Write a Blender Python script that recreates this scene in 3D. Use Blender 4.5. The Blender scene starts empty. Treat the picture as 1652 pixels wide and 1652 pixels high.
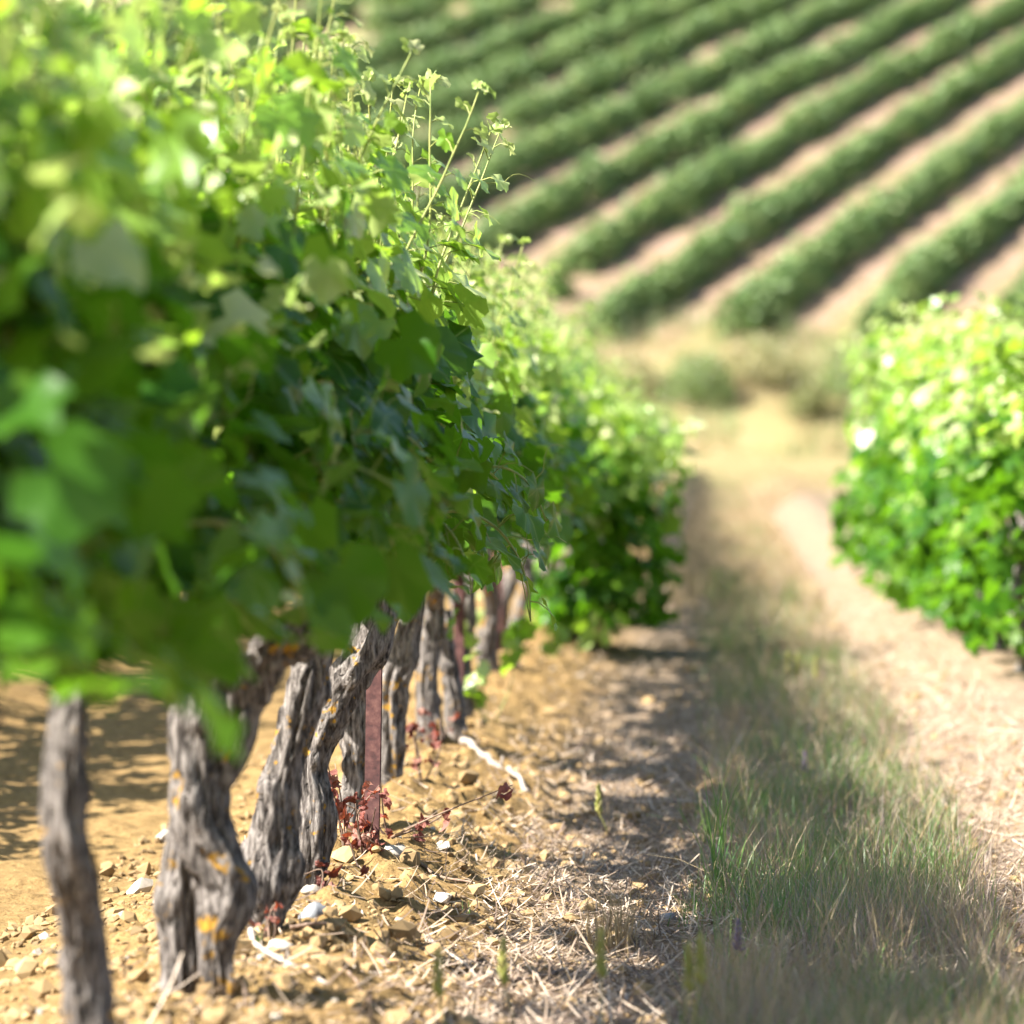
import bpy, math, random
import numpy as np
from mathutils import Matrix, Vector

R = math.radians
scene = bpy.context.scene
COL = scene.collection

# ------------------------------------------------------------------ camera
# metres; the vine row runs along +Y, the aisle floor is z = 0, eye height 1.0
FPX = 6312.0            # focal length in photo pixels (photo is 1652 px tall)
VPX, VPY = 1140.0, 675.0  # where the row's direction meets the picture
cam_d = bpy.data.cameras.new('camera')
cam = bpy.data.objects.new('camera', cam_d)
COL.objects.link(cam)
cam.location = (0, 0, 1.0)
yaw = math.atan((VPX - 826) / FPX)
pitch = math.atan((826 - VPY) / FPX)
cam.rotation_euler = (R(90) - pitch, 0, yaw)
cam_d.sensor_width = 36
cam_d.lens = FPX / 1652 * 36
cam_d.clip_start = 0.1
cam_d.clip_end = 3000
cam_d.dof.use_dof = True
cam_d.dof.focus_distance = 7.8
cam_d.dof.aperture_fstop = 3.3
cam_d.dof.aperture_blades = 9
scene.camera = cam

# ------------------------------------------------------------------ light
SUN_EL, SUN_AZ = 46.0, 112.0       # azimuth: degrees to the left of the row direction
w = bpy.data.worlds.new('World')
scene.world = w
w.use_nodes = True
nt = w.node_tree
nt.nodes.clear()
sky = nt.nodes.new('ShaderNodeTexSky')
sky.sky_type = 'NISHITA'
sky.sun_disc = False
sky.sun_elevation = R(SUN_EL)
sky.sun_rotation = R(-SUN_AZ)
sky.dust_density = 1.5
bg = nt.nodes.new('ShaderNodeBackground')
bg.inputs['Strength'].default_value = 0.075
wo = nt.nodes.new('ShaderNodeOutputWorld')
nt.links.new(sky.outputs[0], bg.inputs[0])
nt.links.new(bg.outputs[0], wo.inputs[0])
sd = bpy.data.lights.new('sun', 'SUN')
sd.energy = 5.0
sd.angle = R(0.55)
sd.color = (1.0, 0.955, 0.88)
sun = bpy.data.objects.new('sun', sd)
COL.objects.link(sun)
sdir = Vector((-math.sin(R(SUN_AZ)) * math.cos(R(SUN_EL)), math.cos(R(SUN_AZ)) * math.cos(R(SUN_EL)), math.sin(R(SUN_EL))))
sun.rotation_euler = sdir.to_track_quat('Z', 'Y').to_euler()
sun.location = (-20, 20, 30)
vs = scene.view_settings
vs.view_transform = 'Standard'
vs.look = 'None'
vs.gamma = 1.0
vs.exposure = 2.15
scene.render.engine = 'CYCLES'
scene.cycles.use_denoising = True
scene.cycles.max_bounces = 8
scene.cycles.transmission_bounces = 4
scene.cycles.transparent_max_bounces = 4

# ------------------------------------------------------------------ helpers
rng = np.random.default_rng(7)
random.seed(7)


def P(px, py, Y):
    """point at distance Y along the row seen at a photo pixel"""
    return np.array([(px - VPX) / FPX * Y, Y, 1.0 + (VPY - py) / FPX * Y])


def _hash(ix, iy, iz, seed):
    h = (ix * 374761393 + iy * 668265263 + iz * 1274126177 + seed * 144269) & 0xFFFFFFFF
    h = ((h ^ (h >> 13)) * 1103515245) & 0xFFFFFFFF
    return ((h ^ (h >> 16)) & 0xFFFF) / 65535.0


def vnoise(x, y, z=0.0, seed=0):
    x, y, z = np.broadcast_arrays(np.asarray(x, float), np.asarray(y, float), np.asarray(z, float))
    ix, iy, iz = np.floor(x).astype(np.int64), np.floor(y).astype(np.int64), np.floor(z).astype(np.int64)
    fx, fy, fz = x - ix, y - iy, z - iz
    fx, fy, fz = (f * f * (3 - 2 * f) for f in (fx, fy, fz))
    out = 0
    for a in (0, 1):
        for b in (0, 1):
            for c in (0, 1):
                wt = (fx if a else 1 - fx) * (fy if b else 1 - fy) * (fz if c else 1 - fz)
                out = out + wt * _hash(ix + a, iy + b, iz + c, seed)
    return out * 2 - 1


def fbm(x, y, z=0.0, oct=4, seed=0):
    s, a, f = 0, 1.0, 1.0
    for i in range(oct):
        s = s + a * vnoise(np.asarray(x) * f, np.asarray(y) * f, np.asarray(z) * f, seed + i)
        a *= 0.5
        f *= 2.03
    return s


class MB:
    """collects triangles / quads into one mesh"""
    def __init__(self):
        self.v, self.f, self.m, self.n = [], [], [], 0

    def add(self, verts, faces, mat=0):
        verts = np.asarray(verts, float).reshape(-1, 3)
        self.v.append(verts)
        for f in faces:
            self.f.append(tuple(i + self.n for i in f))
            self.m.append(mat)
        self.n += len(verts)

    def mesh(self, name, mats, smooth=True):
        me = bpy.data.meshes.new(name)
        V = np.concatenate(self.v) if self.v else np.zeros((0, 3))
        me.from_pydata(V.tolist(), [], self.f)
        for m in (mats if isinstance(mats, (list, tuple)) else [mats]):
            me.materials.append(m)
        if len(self.f):
            me.polygons.foreach_set('material_index', np.array(self.m, dtype=np.int32))
            me.polygons.foreach_set('use_smooth', np.full(len(self.f), smooth))
        me.update()
        return me


def fast_mesh(name, V, F, mats, midx=None, smooth=False):
    """V (n,3), F (m,k) all faces of k corners"""
    me = bpy.data.meshes.new(name)
    V = np.ascontiguousarray(V, dtype=np.float32)
    F = np.ascontiguousarray(F, dtype=np.int32)
    m, k = F.shape
    me.vertices.add(len(V))
    me.vertices.foreach_set('co', V.ravel())
    me.loops.add(m * k)
    me.loops.foreach_set('vertex_index', F.ravel())
    me.polygons.add(m)
    me.polygons.foreach_set('loop_start', np.arange(0, m * k, k, dtype=np.int32))
    for mt in mats:
        me.materials.append(mt)
    if midx is not None:
        me.polygons.foreach_set('material_index', np.asarray(midx, dtype=np.int32))
    me.polygons.foreach_set('use_smooth', np.full(m, smooth))
    me.update(calc_edges=True)
    me.validate()
    return me


def link(name, data, parent=None, loc=None):
    o = bpy.data.objects.new(name, data)
    COL.objects.link(o)
    if parent is not None:
        o.parent = parent
    if loc is not None:
        o.location = loc
    return o


def tag(o, label=None, cat=None, group=None, kind=None):
    if label:
        o['label'] = label
    if cat:
        o['category'] = cat
    if group:
        o['group'] = group
    if kind:
        o['kind'] = kind
    return o


def scatter(tv, tf, pos, rot, scl):
    """many transformed copies of one small template: rot (n,3,3), scl (n,) or (n,3)"""
    n, k = len(pos), len(tv)
    scl = np.asarray(scl, float)
    if scl.ndim == 1:
        scl = np.repeat(scl[:, None], 3, 1)
    V = np.einsum('nij,nkj->nki', rot, tv[None] * scl[:, None, :]) + pos[:, None, :]
    F = tf[None] + (np.arange(n) * k)[:, None, None]
    return V.reshape(-1, 3), F.reshape(-1, tf.shape[1])


def unit(a):
    a = np.asarray(a, float)
    return a / np.maximum(np.linalg.norm(a, axis=-1, keepdims=True), 1e-9)


def frames(nrm, tip):
    """rotation matrices: local z -> nrm, local y -> tip (made orthogonal)"""
    z = unit(nrm)
    y = tip - (tip * z).sum(-1, keepdims=True) * z
    y = unit(y)
    x = np.cross(y, z)
    return np.stack([x, y, z], -1)


def tube(mb, pts, rad, n=6, mat=0, cap=True):
    pts = np.asarray(pts, float)
    rad = np.broadcast_to(np.asarray(rad, float), (len(pts),))
    tan = np.gradient(pts, axis=0)
    tan = unit(tan)
    ref = np.array([0.31, 0.87, 0.1])
    ref = ref - tan[0] * ref.dot(tan[0])
    ref = unit(ref)
    V = []
    for i in range(len(pts)):
        ref = unit(ref - tan[i] * ref.dot(tan[i]))
        b = np.cross(tan[i], ref)
        a = np.arange(n) * 2 * math.pi / n
        V.append(pts[i] + rad[i] * (np.cos(a)[:, None] * ref + np.sin(a)[:, None] * b))
    V = np.concatenate(V)
    F = []
    for i in range(len(pts) - 1):
        for j in range(n):
            k = (j + 1) % n
            F.append((i * n + j, i * n + k, (i + 1) * n + k, (i + 1) * n + j))
    if cap:
        F.append(tuple(range(n))[::-1])
        F.append(tuple((len(pts) - 1) * n + j for j in range(n)))
    mb.add(V, F, mat)


def spline(ctrl, n):
    """Catmull-Rom through the control rows (any number of columns)"""
    c = np.asarray(ctrl, float)
    c = np.vstack([2 * c[0] - c[1], c, 2 * c[-1] - c[-2]])
    t = np.linspace(0, len(c) - 3 - 1e-6, n)
    i = t.astype(int)
    f = (t - i)[:, None]
    p0, p1, p2, p3 = c[i], c[i + 1], c[i + 2], c[i + 3]
    return 0.5 * (2 * p1 + (p2 - p0) * f + (2 * p0 - 5 * p1 + 4 * p2 - p3) * f ** 2 + (3 * p1 - p0 - 3 * p2 + p3) * f ** 3)


# ------------------------------------------------------------------ materials
def new_mat(name):
    m = bpy.data.materials.new(name)
    m.use_nodes = True
    t = m.node_tree
    t.nodes.clear()
    out = t.nodes.new('ShaderNodeOutputMaterial')
    return m, t, out


def N(t, typ, **kw):
    n = t.nodes.new(typ)
    for k, v in kw.items():
        setattr(n, k, v)
    return n


def L(t, a, b):
    t.links.new(a, b)


def ramp(t, fac, stops, interp='LINEAR'):
    r = N(t, 'ShaderNodeValToRGB')
    r.color_ramp.interpolation = interp
    els = r.color_ramp.elements
    while len(els) < len(stops):
        els.new(0.5)
    for e, (p, c) in zip(els, stops):
        e.position = p
        e.color = (*c, 1) if len(c) == 3 else c
    if fac is not None:
        L(t, fac, r.inputs[0])
    return r


def noise_node(t, scale, detail=4, rough=0.55, vec=None):
    n = N(t, 'ShaderNodeTexNoise')
    n.inputs['Scale'].default_value = scale
    n.inputs['Detail'].default_value = detail
    n.inputs['Roughness'].default_value = rough
    if vec is not None:
        L(t, vec, n.inputs['Vector'])
    return n


def mixc(t, fac, a, b, mode='MIX'):
    m = N(t, 'ShaderNodeMix', data_type='RGBA', blend_type=mode)
    for sock, val in ((m.inputs[0], fac), (m.inputs[6], a), (m.inputs[7], b)):
        if hasattr(val, 'node'):
            L(t, val, sock)
        elif isinstance(val, (int, float)):
            sock.default_value = val
        else:
            sock.default_value = (*val, 1)
    return m.outputs[2]


def mth(t, op, a, b=None, c=None, clamp=False):
    m = N(t, 'ShaderNodeMath', operation=op, use_clamp=clamp)
    for i, val in enumerate((a, b, c)):
        if val is None:
            continue
        if hasattr(val, 'node'):
            L(t, val, m.inputs[i])
        else:
            m.inputs[i].default_value = val
    return m.outputs[0]


def leaf_material(name, stops, trans, tfac=0.42, rough=0.42, island=True, spec=0.45, vein=True, ribs=False, patch=0):
    """thin leaf: a glossy upper skin over a diffuse and a translucent body"""
    m, t, out = new_mat(name)
    geo = N(t, 'ShaderNodeNewGeometry')
    oi = N(t, 'ShaderNodeObjectInfo')
    rnd = mth(t, 'FRACT', mth(t, 'ADD', geo.outputs['Random Per Island'], oi.outputs['Random'])) if island else oi.outputs['Random']
    r = ramp(t, rnd, stops)
    base = r.outputs[0]
    tc = N(t, 'ShaderNodeTexCoord')
    if vein:
        nz = noise_node(t, 9, 3, 0.6, tc.outputs['Object'])
        base = mixc(t, 0.35, base, ramp(t, nz.outputs[0], [(0.3, (0.45, 0.5, 0.4)), (0.7, (1.25, 1.2, 1.1))]).outputs[0], 'MULTIPLY')
    if patch:
        pn = noise_node(t, patch, 3, 0.6, geo.outputs['Position'])
        base = mixc(t, 0.8, base, ramp(t, pn.outputs[0], [(0.3, (0.62, 0.72, 0.7)), (0.5, (1, 1, 1)), (0.72, (1.4, 1.25, 1.1))]).outputs[0], 'MULTIPLY')
    if ribs:
        # five main veins fan out from the leaf stalk at the local origin
        sp = N(t, 'ShaderNodeSeparateXYZ')
        L(t, tc.outputs['Object'], sp.inputs[0])
        ax_ = mth(t, 'ABSOLUTE', sp.outputs[0])
        best = None
        for dg in (0, 50, 111):
            sn, cs = math.sin(R(dg)), math.cos(R(dg))
            along = mth(t, 'ADD', mth(t, 'MULTIPLY', ax_, sn), mth(t, 'MULTIPLY', sp.outputs[1], cs))
            off_ = mth(t, 'ABSOLUTE', mth(t, 'SUBTRACT', mth(t, 'MULTIPLY', ax_, cs), mth(t, 'MULTIPLY', sp.outputs[1], sn)))
            pen = mth(t, 'ADD', off_, mth(t, 'MULTIPLY', mth(t, 'LESS_THAN', along, 0.0), 9.0))
            best = pen if best is None else mth(t, 'MINIMUM', best, pen)
        vm = ramp(t, best, [(0.0, (1, 1, 1)), (0.010, (.8, .8, .8)), (0.022, (0, 0, 0))])
        base = mixc(t, mth(t, 'MULTIPLY', vm.outputs[0], 0.55), base, (0.22, 0.30, 0.08))
    pb = N(t, 'ShaderNodeBsdfPrincipled')
    L(t, base, pb.inputs['Base Color'])
    pb.inputs['Roughness'].default_value = rough
    pb.inputs['Specular IOR Level'].default_value = spec
    tr = N(t, 'ShaderNodeBsdfTranslucent')
    L(t, mixc(t, 0.8, base, trans), tr.inputs['Color'])
    mx = N(t, 'ShaderNodeMixShader')
    mx.inputs[0].default_value = tfac
    L(t, pb.outputs[0], mx.inputs[1])
    L(t, tr.outputs[0], mx.inputs[2])
    L(t, mx.outputs[0], out.inputs[0])
    return m


M = {}
M['leaf'] = leaf_material('vine_leaf_green', [(0.0, (0.020, 0.075, 0.005)), (0.45, (0.036, 0.11, 0.008)), (0.8, (0.062, 0.145, 0.012)), (1.0, (0.105, 0.19, 0.02))], (0.16, 0.38, 0.01), 0.42, rough=0.38, spec=0.22)
M['leaf_young'] = leaf_material('vine_leaf_young', [(0.0, (0.11, 0.23, 0.02)), (0.5, (0.22, 0.34, 0.06)), (0.8, (0.38, 0.46, 0.17)), (1.0, (0.52, 0.54, 0.30))], (0.38, 0.60, 0.03), 0.45, rough=0.36, spec=0.6)
_a = ([(0.0, (0.020, 0.075, 0.005)), (0.45, (0.036, 0.11, 0.008)), (0.8, (0.062, 0.145, 0.012)), (1.0, (0.105, 0.19, 0.02))], (0.17, 0.40, 0.01), 0.46)
M['leaf_mass'] = M['leaf']
M['leaf'] = leaf_material('vine_leaf_veined', *_a, rough=0.38, spec=0.22, ribs=True)
M['leaf_tip'] = leaf_material('vine_leaf_downy_tip', [(0.0, (0.22, 0.31, 0.07)), (0.5, (0.33, 0.40, 0.13)), (1.0, (0.46, 0.46, 0.24))], (0.42, 0.56, 0.11), 0.35, rough=0.55)
M['leaf_dry'] = leaf_material('vine_leaf_dry', [(0.0, (0.09, 0.025, 0.02)), (0.5, (0.20, 0.06, 0.045)), (1.0, (0.38, 0.20, 0.15))], (0.35, 0.06, 0.02), 0.3, rough=0.7)
M['far_leaf'] = leaf_material('hillside_leaf', [(0.0, (0.05, 0.115, 0.03)), (0.5, (0.09, 0.18, 0.04)), (1.0, (0.17, 0.25, 0.07))], (0.20, 0.36, 0.05), 0.25, rough=0.55, spec=0.25, vein=False)
M['row_leaf'] = leaf_material('row_leaf', [(0.0, (0.075, 0.135, 0.042)), (0.5, (0.125, 0.20, 0.062)), (1.0, (0.22, 0.28, 0.105))], (0.16, 0.32, 0.05), 0.12, rough=0.5, spec=0.3, vein=False, patch=0.9)
M['grass_green'] = leaf_material('grass_green', [(0.0, (0.04, 0.11, 0.03)), (0.5, (0.08, 0.17, 0.04)), (1.0, (0.16, 0.24, 0.06))], (0.2, 0.36, 0.05), 0.35, vein=False)
M['grass_dry'] = leaf_material('grass_dry', [(0.0, (0.15, 0.10, 0.06)), (0.4, (0.27, 0.19, 0.10)), (0.75, (0.40, 0.30, 0.16)), (1.0, (0.50, 0.40, 0.24))], (0.5, 0.36, 0.16), 0.3, rough=0.6, vein=False)
M['grass_purple'] = leaf_material('grass_purple', [(0.0, (0.16, 0.11, 0.12)), (0.5, (0.30, 0.23, 0.20)), (1.0, (0.44, 0.36, 0.27))], (0.25, 0.2, 0.14), 0.3, rough=0.65, vein=False)
M['seed_head'] = leaf_material('grass_seed_head', [(0.0, (0.26, 0.29, 0.06)), (0.6, (0.36, 0.34, 0.10)), (1.0, (0.42, 0.36, 0.19))], (0.6, 0.55, 0.15), 0.35, rough=0.6, vein=False)
M['litter'] = leaf_material('straw_litter', [(0.0, (0.09, 0.06, 0.045)), (0.3, (0.20, 0.14, 0.10)), (0.6, (0.36, 0.27, 0.19)), (1.0, (0.54, 0.44, 0.34))], (0.4, 0.3, 0.2), 0.12, rough=0.75, vein=False)
M['bush_pale'] = leaf_material('bush_pale', [(0.0, (0.10, 0.16, 0.05)), (0.5, (0.16, 0.22, 0.08)), (1.0, (0.25, 0.28, 0.14))], (0.3, 0.4, 0.1), 0.35, vein=False)
M['bush_straw'] = leaf_material('bush_straw', [(0.0, (0.17, 0.17, 0.065)), (0.5, (0.27, 0.25, 0.11)), (1.0, (0.36, 0.32, 0.17))], (0.45, 0.42, 0.16), 0.3, vein=False)
M['bush_olive'] = leaf_material('bush_olive', [(0.0, (0.12, 0.14, 0.05)), (0.5, (0.20, 0.21, 0.08)), (1.0, (0.30, 0.28, 0.12))], (0.25, 0.28, 0.08), 0.3, vein=False)
M['flower_violet'] = leaf_material('flower_violet', [(0.0, (0.12, 0.08, 0.16)), (1.0, (0.24, 0.16, 0.28))], (0.25, 0.12, 0.35), 0.3, vein=False)


def bark_material():
    m, t, out = new_mat('vine_bark')
    tc = N(t, 'ShaderNodeTexCoord')
    mp = N(t, 'ShaderNodeMapping')
    mp.inputs['Scale'].default_value = (1, 1, 0.16)
    L(t, tc.outputs['Object'], mp.inputs[0])
    fib = noise_node(t, 130, 6, 0.65, mp.outputs[0])
    big = noise_node(t, 22, 3, 0.5, tc.outputs['Object'])
    c = ramp(t, fib.outputs[0], [(0.35, (0.02, 0.017, 0.016)), (0.46, (0.11, 0.096, 0.087)), (0.58, (0.27, 0.245, 0.225)), (0.8, (0.43, 0.40, 0.37))])
    c2 = mixc(t, 0.5, c.outputs[0], ramp(t, big.outputs[0], [(0.3, (0.55, 0.5, 0.45)), (0.7, (1.25, 1.22, 1.2))]).outputs[0], 'MULTIPLY')
    oi = N(t, 'ShaderNodeObjectInfo')
    mp2 = N(t, 'ShaderNodeMapping')
    L(t, tc.outputs['Object'], mp2.inputs[0])
    L(t, oi.outputs['Random'], mp2.inputs['Location'])
    li = noise_node(t, 17, 3, 0.6, mp2.outputs[0])
    li2 = noise_node(t, 80, 3, 0.6, tc.outputs['Object'])
    mask = ramp(t, mth(t, 'MULTIPLY_ADD', li2.outputs[0], 0.45, li.outputs[0]), [(0.845, (0, 0, 0)), (0.90, (1, 1, 1))])
    lc = ramp(t, li2.outputs[0], [(0.35, (0.20, 0.10, 0.015)), (0.65, (0.42, 0.23, 0.03))])
    c3 = mixc(t, mask.outputs[0], c2, lc.outputs[0])
    pb = N(t, 'ShaderNodeBsdfPrincipled')
    L(t, c3, pb.inputs['Base Color'])
    pb.inputs['Roughness'].default_value = 0.85
    pb.inputs['Specular IOR Level'].default_value = 0.2
    bp = N(t, 'ShaderNodeBump')
    bp.inputs['Strength'].default_value = 1.0
    bp.inputs['Distance'].default_value = 0.014
    L(t, fib.outputs[0], bp.inputs['Height'])
    L(t, bp.outputs[0], pb.inputs['Normal'])
    L(t, pb.outputs[0], out.inputs[0])
    return m


M['bark'] = bark_material()


def simple(name, stops, scale=40, rough=0.7, bump=0.3, metallic=0.0, dist=0.003, spec=0.3):
    m, t, out = new_mat(name)
    tc = N(t, 'ShaderNodeTexCoord')
    n = noise_node(t, scale, 5, 0.6, tc.outputs['Object'])
    c = ramp(t, n.outputs[0], stops)
    oi = N(t, 'ShaderNodeObjectInfo')
    geo = N(t, 'ShaderNodeNewGeometry')
    v = ramp(t, geo.outputs['Random Per Island'], [(0, (0.75, 0.75, 0.75)), (1, (1.2, 1.2, 1.2))])
    col = mixc(t, 1.0, c.outputs[0], v.outputs[0], 'MULTIPLY')
    pb = N(t, 'ShaderNodeBsdfPrincipled')
    L(t, col, pb.inputs['Base Color'])
    pb.inputs['Roughness'].default_value = rough
    pb.inputs['Metallic'].default_value = metallic
    pb.inputs['Specular IOR Level'].default_value = spec
    bp = N(t, 'ShaderNodeBump')
    bp.inputs['Strength'].default_value = bump
    bp.inputs['Distance'].default_value = dist
    L(t, n.outputs[0], bp.inputs['Height'])
    L(t, bp.outputs[0], pb.inputs['Normal'])
    L(t, pb.outputs[0], out.inputs[0])
    return m


M['shoot'] = simple('vine_shoot', [(0.3, (0.16, 0.22, 0.05)), (0.6, (0.28, 0.30, 0.08)), (0.8, (0.34, 0.26, 0.10))], 18, 0.5, 0.1)
M['cane_dry'] = simple('dry_cane', [(0.3, (0.10, 0.06, 0.04)), (0.7, (0.26, 0.18, 0.13))], 60, 0.8, 0.4)
M['rust'] = simple('rusted_iron', [(0.3, (0.028, 0.012, 0.012)), (0.5, (0.065, 0.026, 0.024)), (0.72, (0.12, 0.056, 0.047))], 55, 0.75, 0.35, 0.15)
M['stone_white'] = simple('chalky_stone', [(0.3, (0.28, 0.24, 0.19)), (0.7, (0.46, 0.42, 0.36))], 45, 0.85, 0.6)
M['stone_grey'] = simple('grey_stone', [(0.3, (0.14, 0.145, 0.155)), (0.7, (0.28, 0.285, 0.295))], 40, 0.85, 0.6)
M['stone_ochre'] = simple('ochre_stone', [(0.3, (0.42, 0.22, 0.09)), (0.7, (0.56, 0.34, 0.17))], 40, 0.85, 0.6)
M['bleached'] = simple('bleached_wood', [(0.3, (0.22, 0.175, 0.14)), (0.7, (0.40, 0.345, 0.29))], 70, 0.8, 0.4)
M['gravel'] = simple('soil_crumbs', [(0.3, (0.17, 0.11, 0.05)), (0.6, (0.29, 0.195, 0.09)), (0.8, (0.38, 0.28, 0.17))], 6, 0.9, 0.3)


# ------------------------------------------------------------------ terrain
ROWX = -0.76
SPACING = 1.85
H_Z0, H_B, H_Y0 = 5.75, 0.24, 90.0
PHI = R(17.5)


def sstep(a, b, x):
    t = np.clip((np.asarray(x, float) - a) / (b - a), 0, 1)
    return t * t * (3 - 2 * t)


def hill_profile(y):
    y = np.asarray(y, float)
    pts_y = np.array([-50, 0, 60, 66, 72, 77.5, 84, 90, 105, 118, 121, 125, 127, 150, 190, 260, 900, 3000.0])
    pl = lambda yy: H_Z0 + H_B * (yy - H_Y0)
    pts_z = np.array([0, 0, 0, 0.02, 0.45, 2.62, pl(84), pl(90), pl(105), pl(118), pl(121) - .1, pl(125), pl(127), pl(150), 27.0, 33.0, 40.0, 40.0])
    return np.interp(y, pts_y, pts_z)


def height(x, y, fine=True):
    x = np.asarray(x, float)
    y = np.asarray(y, float)
    z = hill_profile(y)
    near = 1 - sstep(60, 64, y)
    d = (x - ROWX + SPACING / 2) % SPACING - SPACING / 2
    bermz = 0.105 * np.exp(-(np.abs(d) / 0.30) ** 2.4)
    z = z + near * bermz * np.where((x > -14) & (x < 14), 1, 0)
    z = z + 0.02 * fbm(x * 1.7, y * 1.1, 0, 2, 5) * near
    z = z + (1 - near) * 0.15 * fbm(x * 0.21, y * 0.21, 3.3, 2, 9)
    if fine:
        f = near * np.where(np.abs(x) < 4, 1, 0.0)
        bw = np.exp(-(np.abs(x - ROWX) / 0.42) ** 4)
        z = z + f * (0.008 + 0.008 * bw) * fbm(x * 11, y * 11, 0, 3, 21)
        cl = np.maximum(fbm(x * 21, y * 21, 1.7, 2, 33) - 0.15, 0)
        z = z + f * (0.006 + 0.026 * bw) * cl
    return z


def build_ground():
    def axis(segs):
        out = []
        for a, b, n in segs:
            out.append(np.linspace(a, b, n, endpoint=False))
        out.append(np.array([segs[-1][1]]))
        return np.concatenate(out)
    xs = axis([(-900, -60, 14), (-60, -14, 30), (-14, -3.2, 36), (-3.2, -1.5, 60), (-1.5, 0.75, 190), (0.75, 2.2, 60), (2.2, 14, 36), (14, 60, 30), (60, 900, 14)])
    ys = axis([(-30, 3.5, 20), (3.5, 5, 40), (5, 11, 420), (11, 18, 240), (18, 35, 220), (35, 66, 120), (66, 130, 130), (130, 300, 30), (300, 2500, 20)])
    X, Y = np.meshgrid(xs, ys)
    Z = height(X, Y)
    V = np.stack([X, Y, Z], -1).reshape(-1, 3)
    nx, ny = len(xs), len(ys)
    i, j = np.meshgrid(np.arange(nx - 1), np.arange(ny - 1))
    a = (j * nx + i).ravel()
    F = np.stack([a, a + 1, a + nx + 1, a + nx], -1)
    # soil material
    m, t, out = new_mat('sandy_soil')
    geo = N(t, 'ShaderNodeNewGeometry')
    pos = geo.outputs['Position']
    sep = N(t, 'ShaderNodeSeparateXYZ')
    L(t, pos, sep.inputs[0])
    n1 = noise_node(t, 2.2, 5, 0.6, pos)
    n2 = noise_node(t, 34, 6, 0.7, pos)
    n3 = noise_node(t, 150, 3, 0.6, pos)
    sand = ramp(t, n2.outputs[0], [(0.28, (0.08, 0.05, 0.021)), (0.46, (0.20, 0.13, 0.053)), (0.66, (0.275, 0.187, 0.08)), (0.85, (0.36, 0.27, 0.15))])
    sand2 = mixc(t, 0.6, sand.outputs[0], ramp(t, n1.outputs[0], [(0.3, (0.80, 0.74, 0.72)), (0.7, (1.1, 1.08, 1.02))]).outputs[0], 'MULTIPLY')
    # the aisle floor is trodden and strewn with fine straw dust, paler and pinker than the ridge
    ax = N(t, 'ShaderNodeMapRange')
    L(t, mth(t, 'MULTIPLY_ADD', n1.outputs[0], 0.25, sep.outputs[0]), ax.inputs[0])
    ax.inputs[1].default_value = -0.34
    ax.inputs[2].default_value = -0.12
    dust = ramp(t, n2.outputs[0], [(0.28, (0.10, 0.07, 0.045)), (0.48, (0.21, 0.152, 0.10)), (0.68, (0.28, 0.215, 0.145)), (0.85, (0.36, 0.29, 0.21))])
    sand2 = mixc(t, ax.outputs[0], sand2, dust.outputs[0])
    grit = ramp(t, n3.outputs[0], [(0.36, (0.45, 0.4, 0.38)), (0.46, (1, 1, 1)), (0.66, (1, 1, 1)), (0.74, (1.35, 1.35, 1.35))])
    sand3 = mixc(t, 0.7, sand2, grit.outputs[0], 'MULTIPLY')
    # headland: pale trodden straw-coloured earth; hillside: pinkish earth with thin weeds
    nh = noise_node(t, 0.55, 4, 0.6, pos)
    head = ramp(t, nh.outputs[0], [(0.3, (0.17, 0.145, 0.06)), (0.6, (0.215, 0.18, 0.085)), (0.8, (0.21, 0.155, 0.095))])
    nw = noise_node(t, 1.1, 5, 0.65, pos)
    hill = ramp(t, nw.outputs[0], [(0.33, (0.165, 0.14, 0.07)), (0.46, (0.205, 0.145, 0.09)), (0.62, (0.235, 0.16, 0.118)), (0.8, (0.205, 0.138, 0.105))])
    sco = mth(t, 'SUBTRACT', mth(t, 'MULTIPLY', sep.outputs[0], math.cos(PHI)), mth(t, 'MULTIPLY', sep.outputs[1], math.sin(PHI)))
    fr = mth(t, 'FRACT', mth(t, 'ADD', mth(t, 'DIVIDE', mth(t, 'ADD', sco, 20.15), 2.5), mth(t, 'MULTIPLY_ADD', nw.outputs[0], 0.3, 99.85)))
    sw = ramp(t, fr, [(0.0, (0, 0, 0)), (0.50, (0, 0, 0)), (0.66, (.8, .8, .8)), (0.95, (.8, .8, .8)), (1.0, (0, 0, 0))])
    hillc = mixc(t, sw.outputs[0], hill.outputs[0], (0.19, 0.20, 0.075))
    f1 = N(t, 'ShaderNodeMapRange')
    L(t, sep.outputs[1], f1.inputs[0])
    f1.inputs[1].default_value = 45
    f1.inputs[2].default_value = 64
    f2 = N(t, 'ShaderNodeMapRange')
    L(t, mth(t, 'MULTIPLY_ADD', nh.outputs[0], 3.0, sep.outputs[1]), f2.inputs[0])
    f2.inputs[1].default_value = 77
    f2.inputs[2].default_value = 80
    c = mixc(t, f1.outputs[0], sand3, head.outputs[0])
    c = mixc(t, f2.outputs[0], c, hillc)
    pb = N(t, 'ShaderNodeBsdfPrincipled')
    L(t, c, pb.inputs['Base Color'])
    pb.inputs['Roughness'].default_value = 0.95
    pb.inputs['Specular IOR Level'].default_value = 0.1
    bp = N(t, 'ShaderNodeBump')
    bp.inputs['Strength'].default_value = 0.8
    bp.inputs['Distance'].default_value = 0.012
    L(t, n2.outputs[0], bp.inputs['Height'])
    bp2 = N(t, 'ShaderNodeBump')
    bp2.inputs['Strength'].default_value = 0.6
    bp2.inputs['Distance'].default_value = 0.004
    L(t, n3.outputs[0], bp2.inputs['Height'])
    L(t, bp.outputs[0], bp2.inputs['Normal'])
    L(t, bp2.outputs[0], pb.inputs['Normal'])
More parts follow.
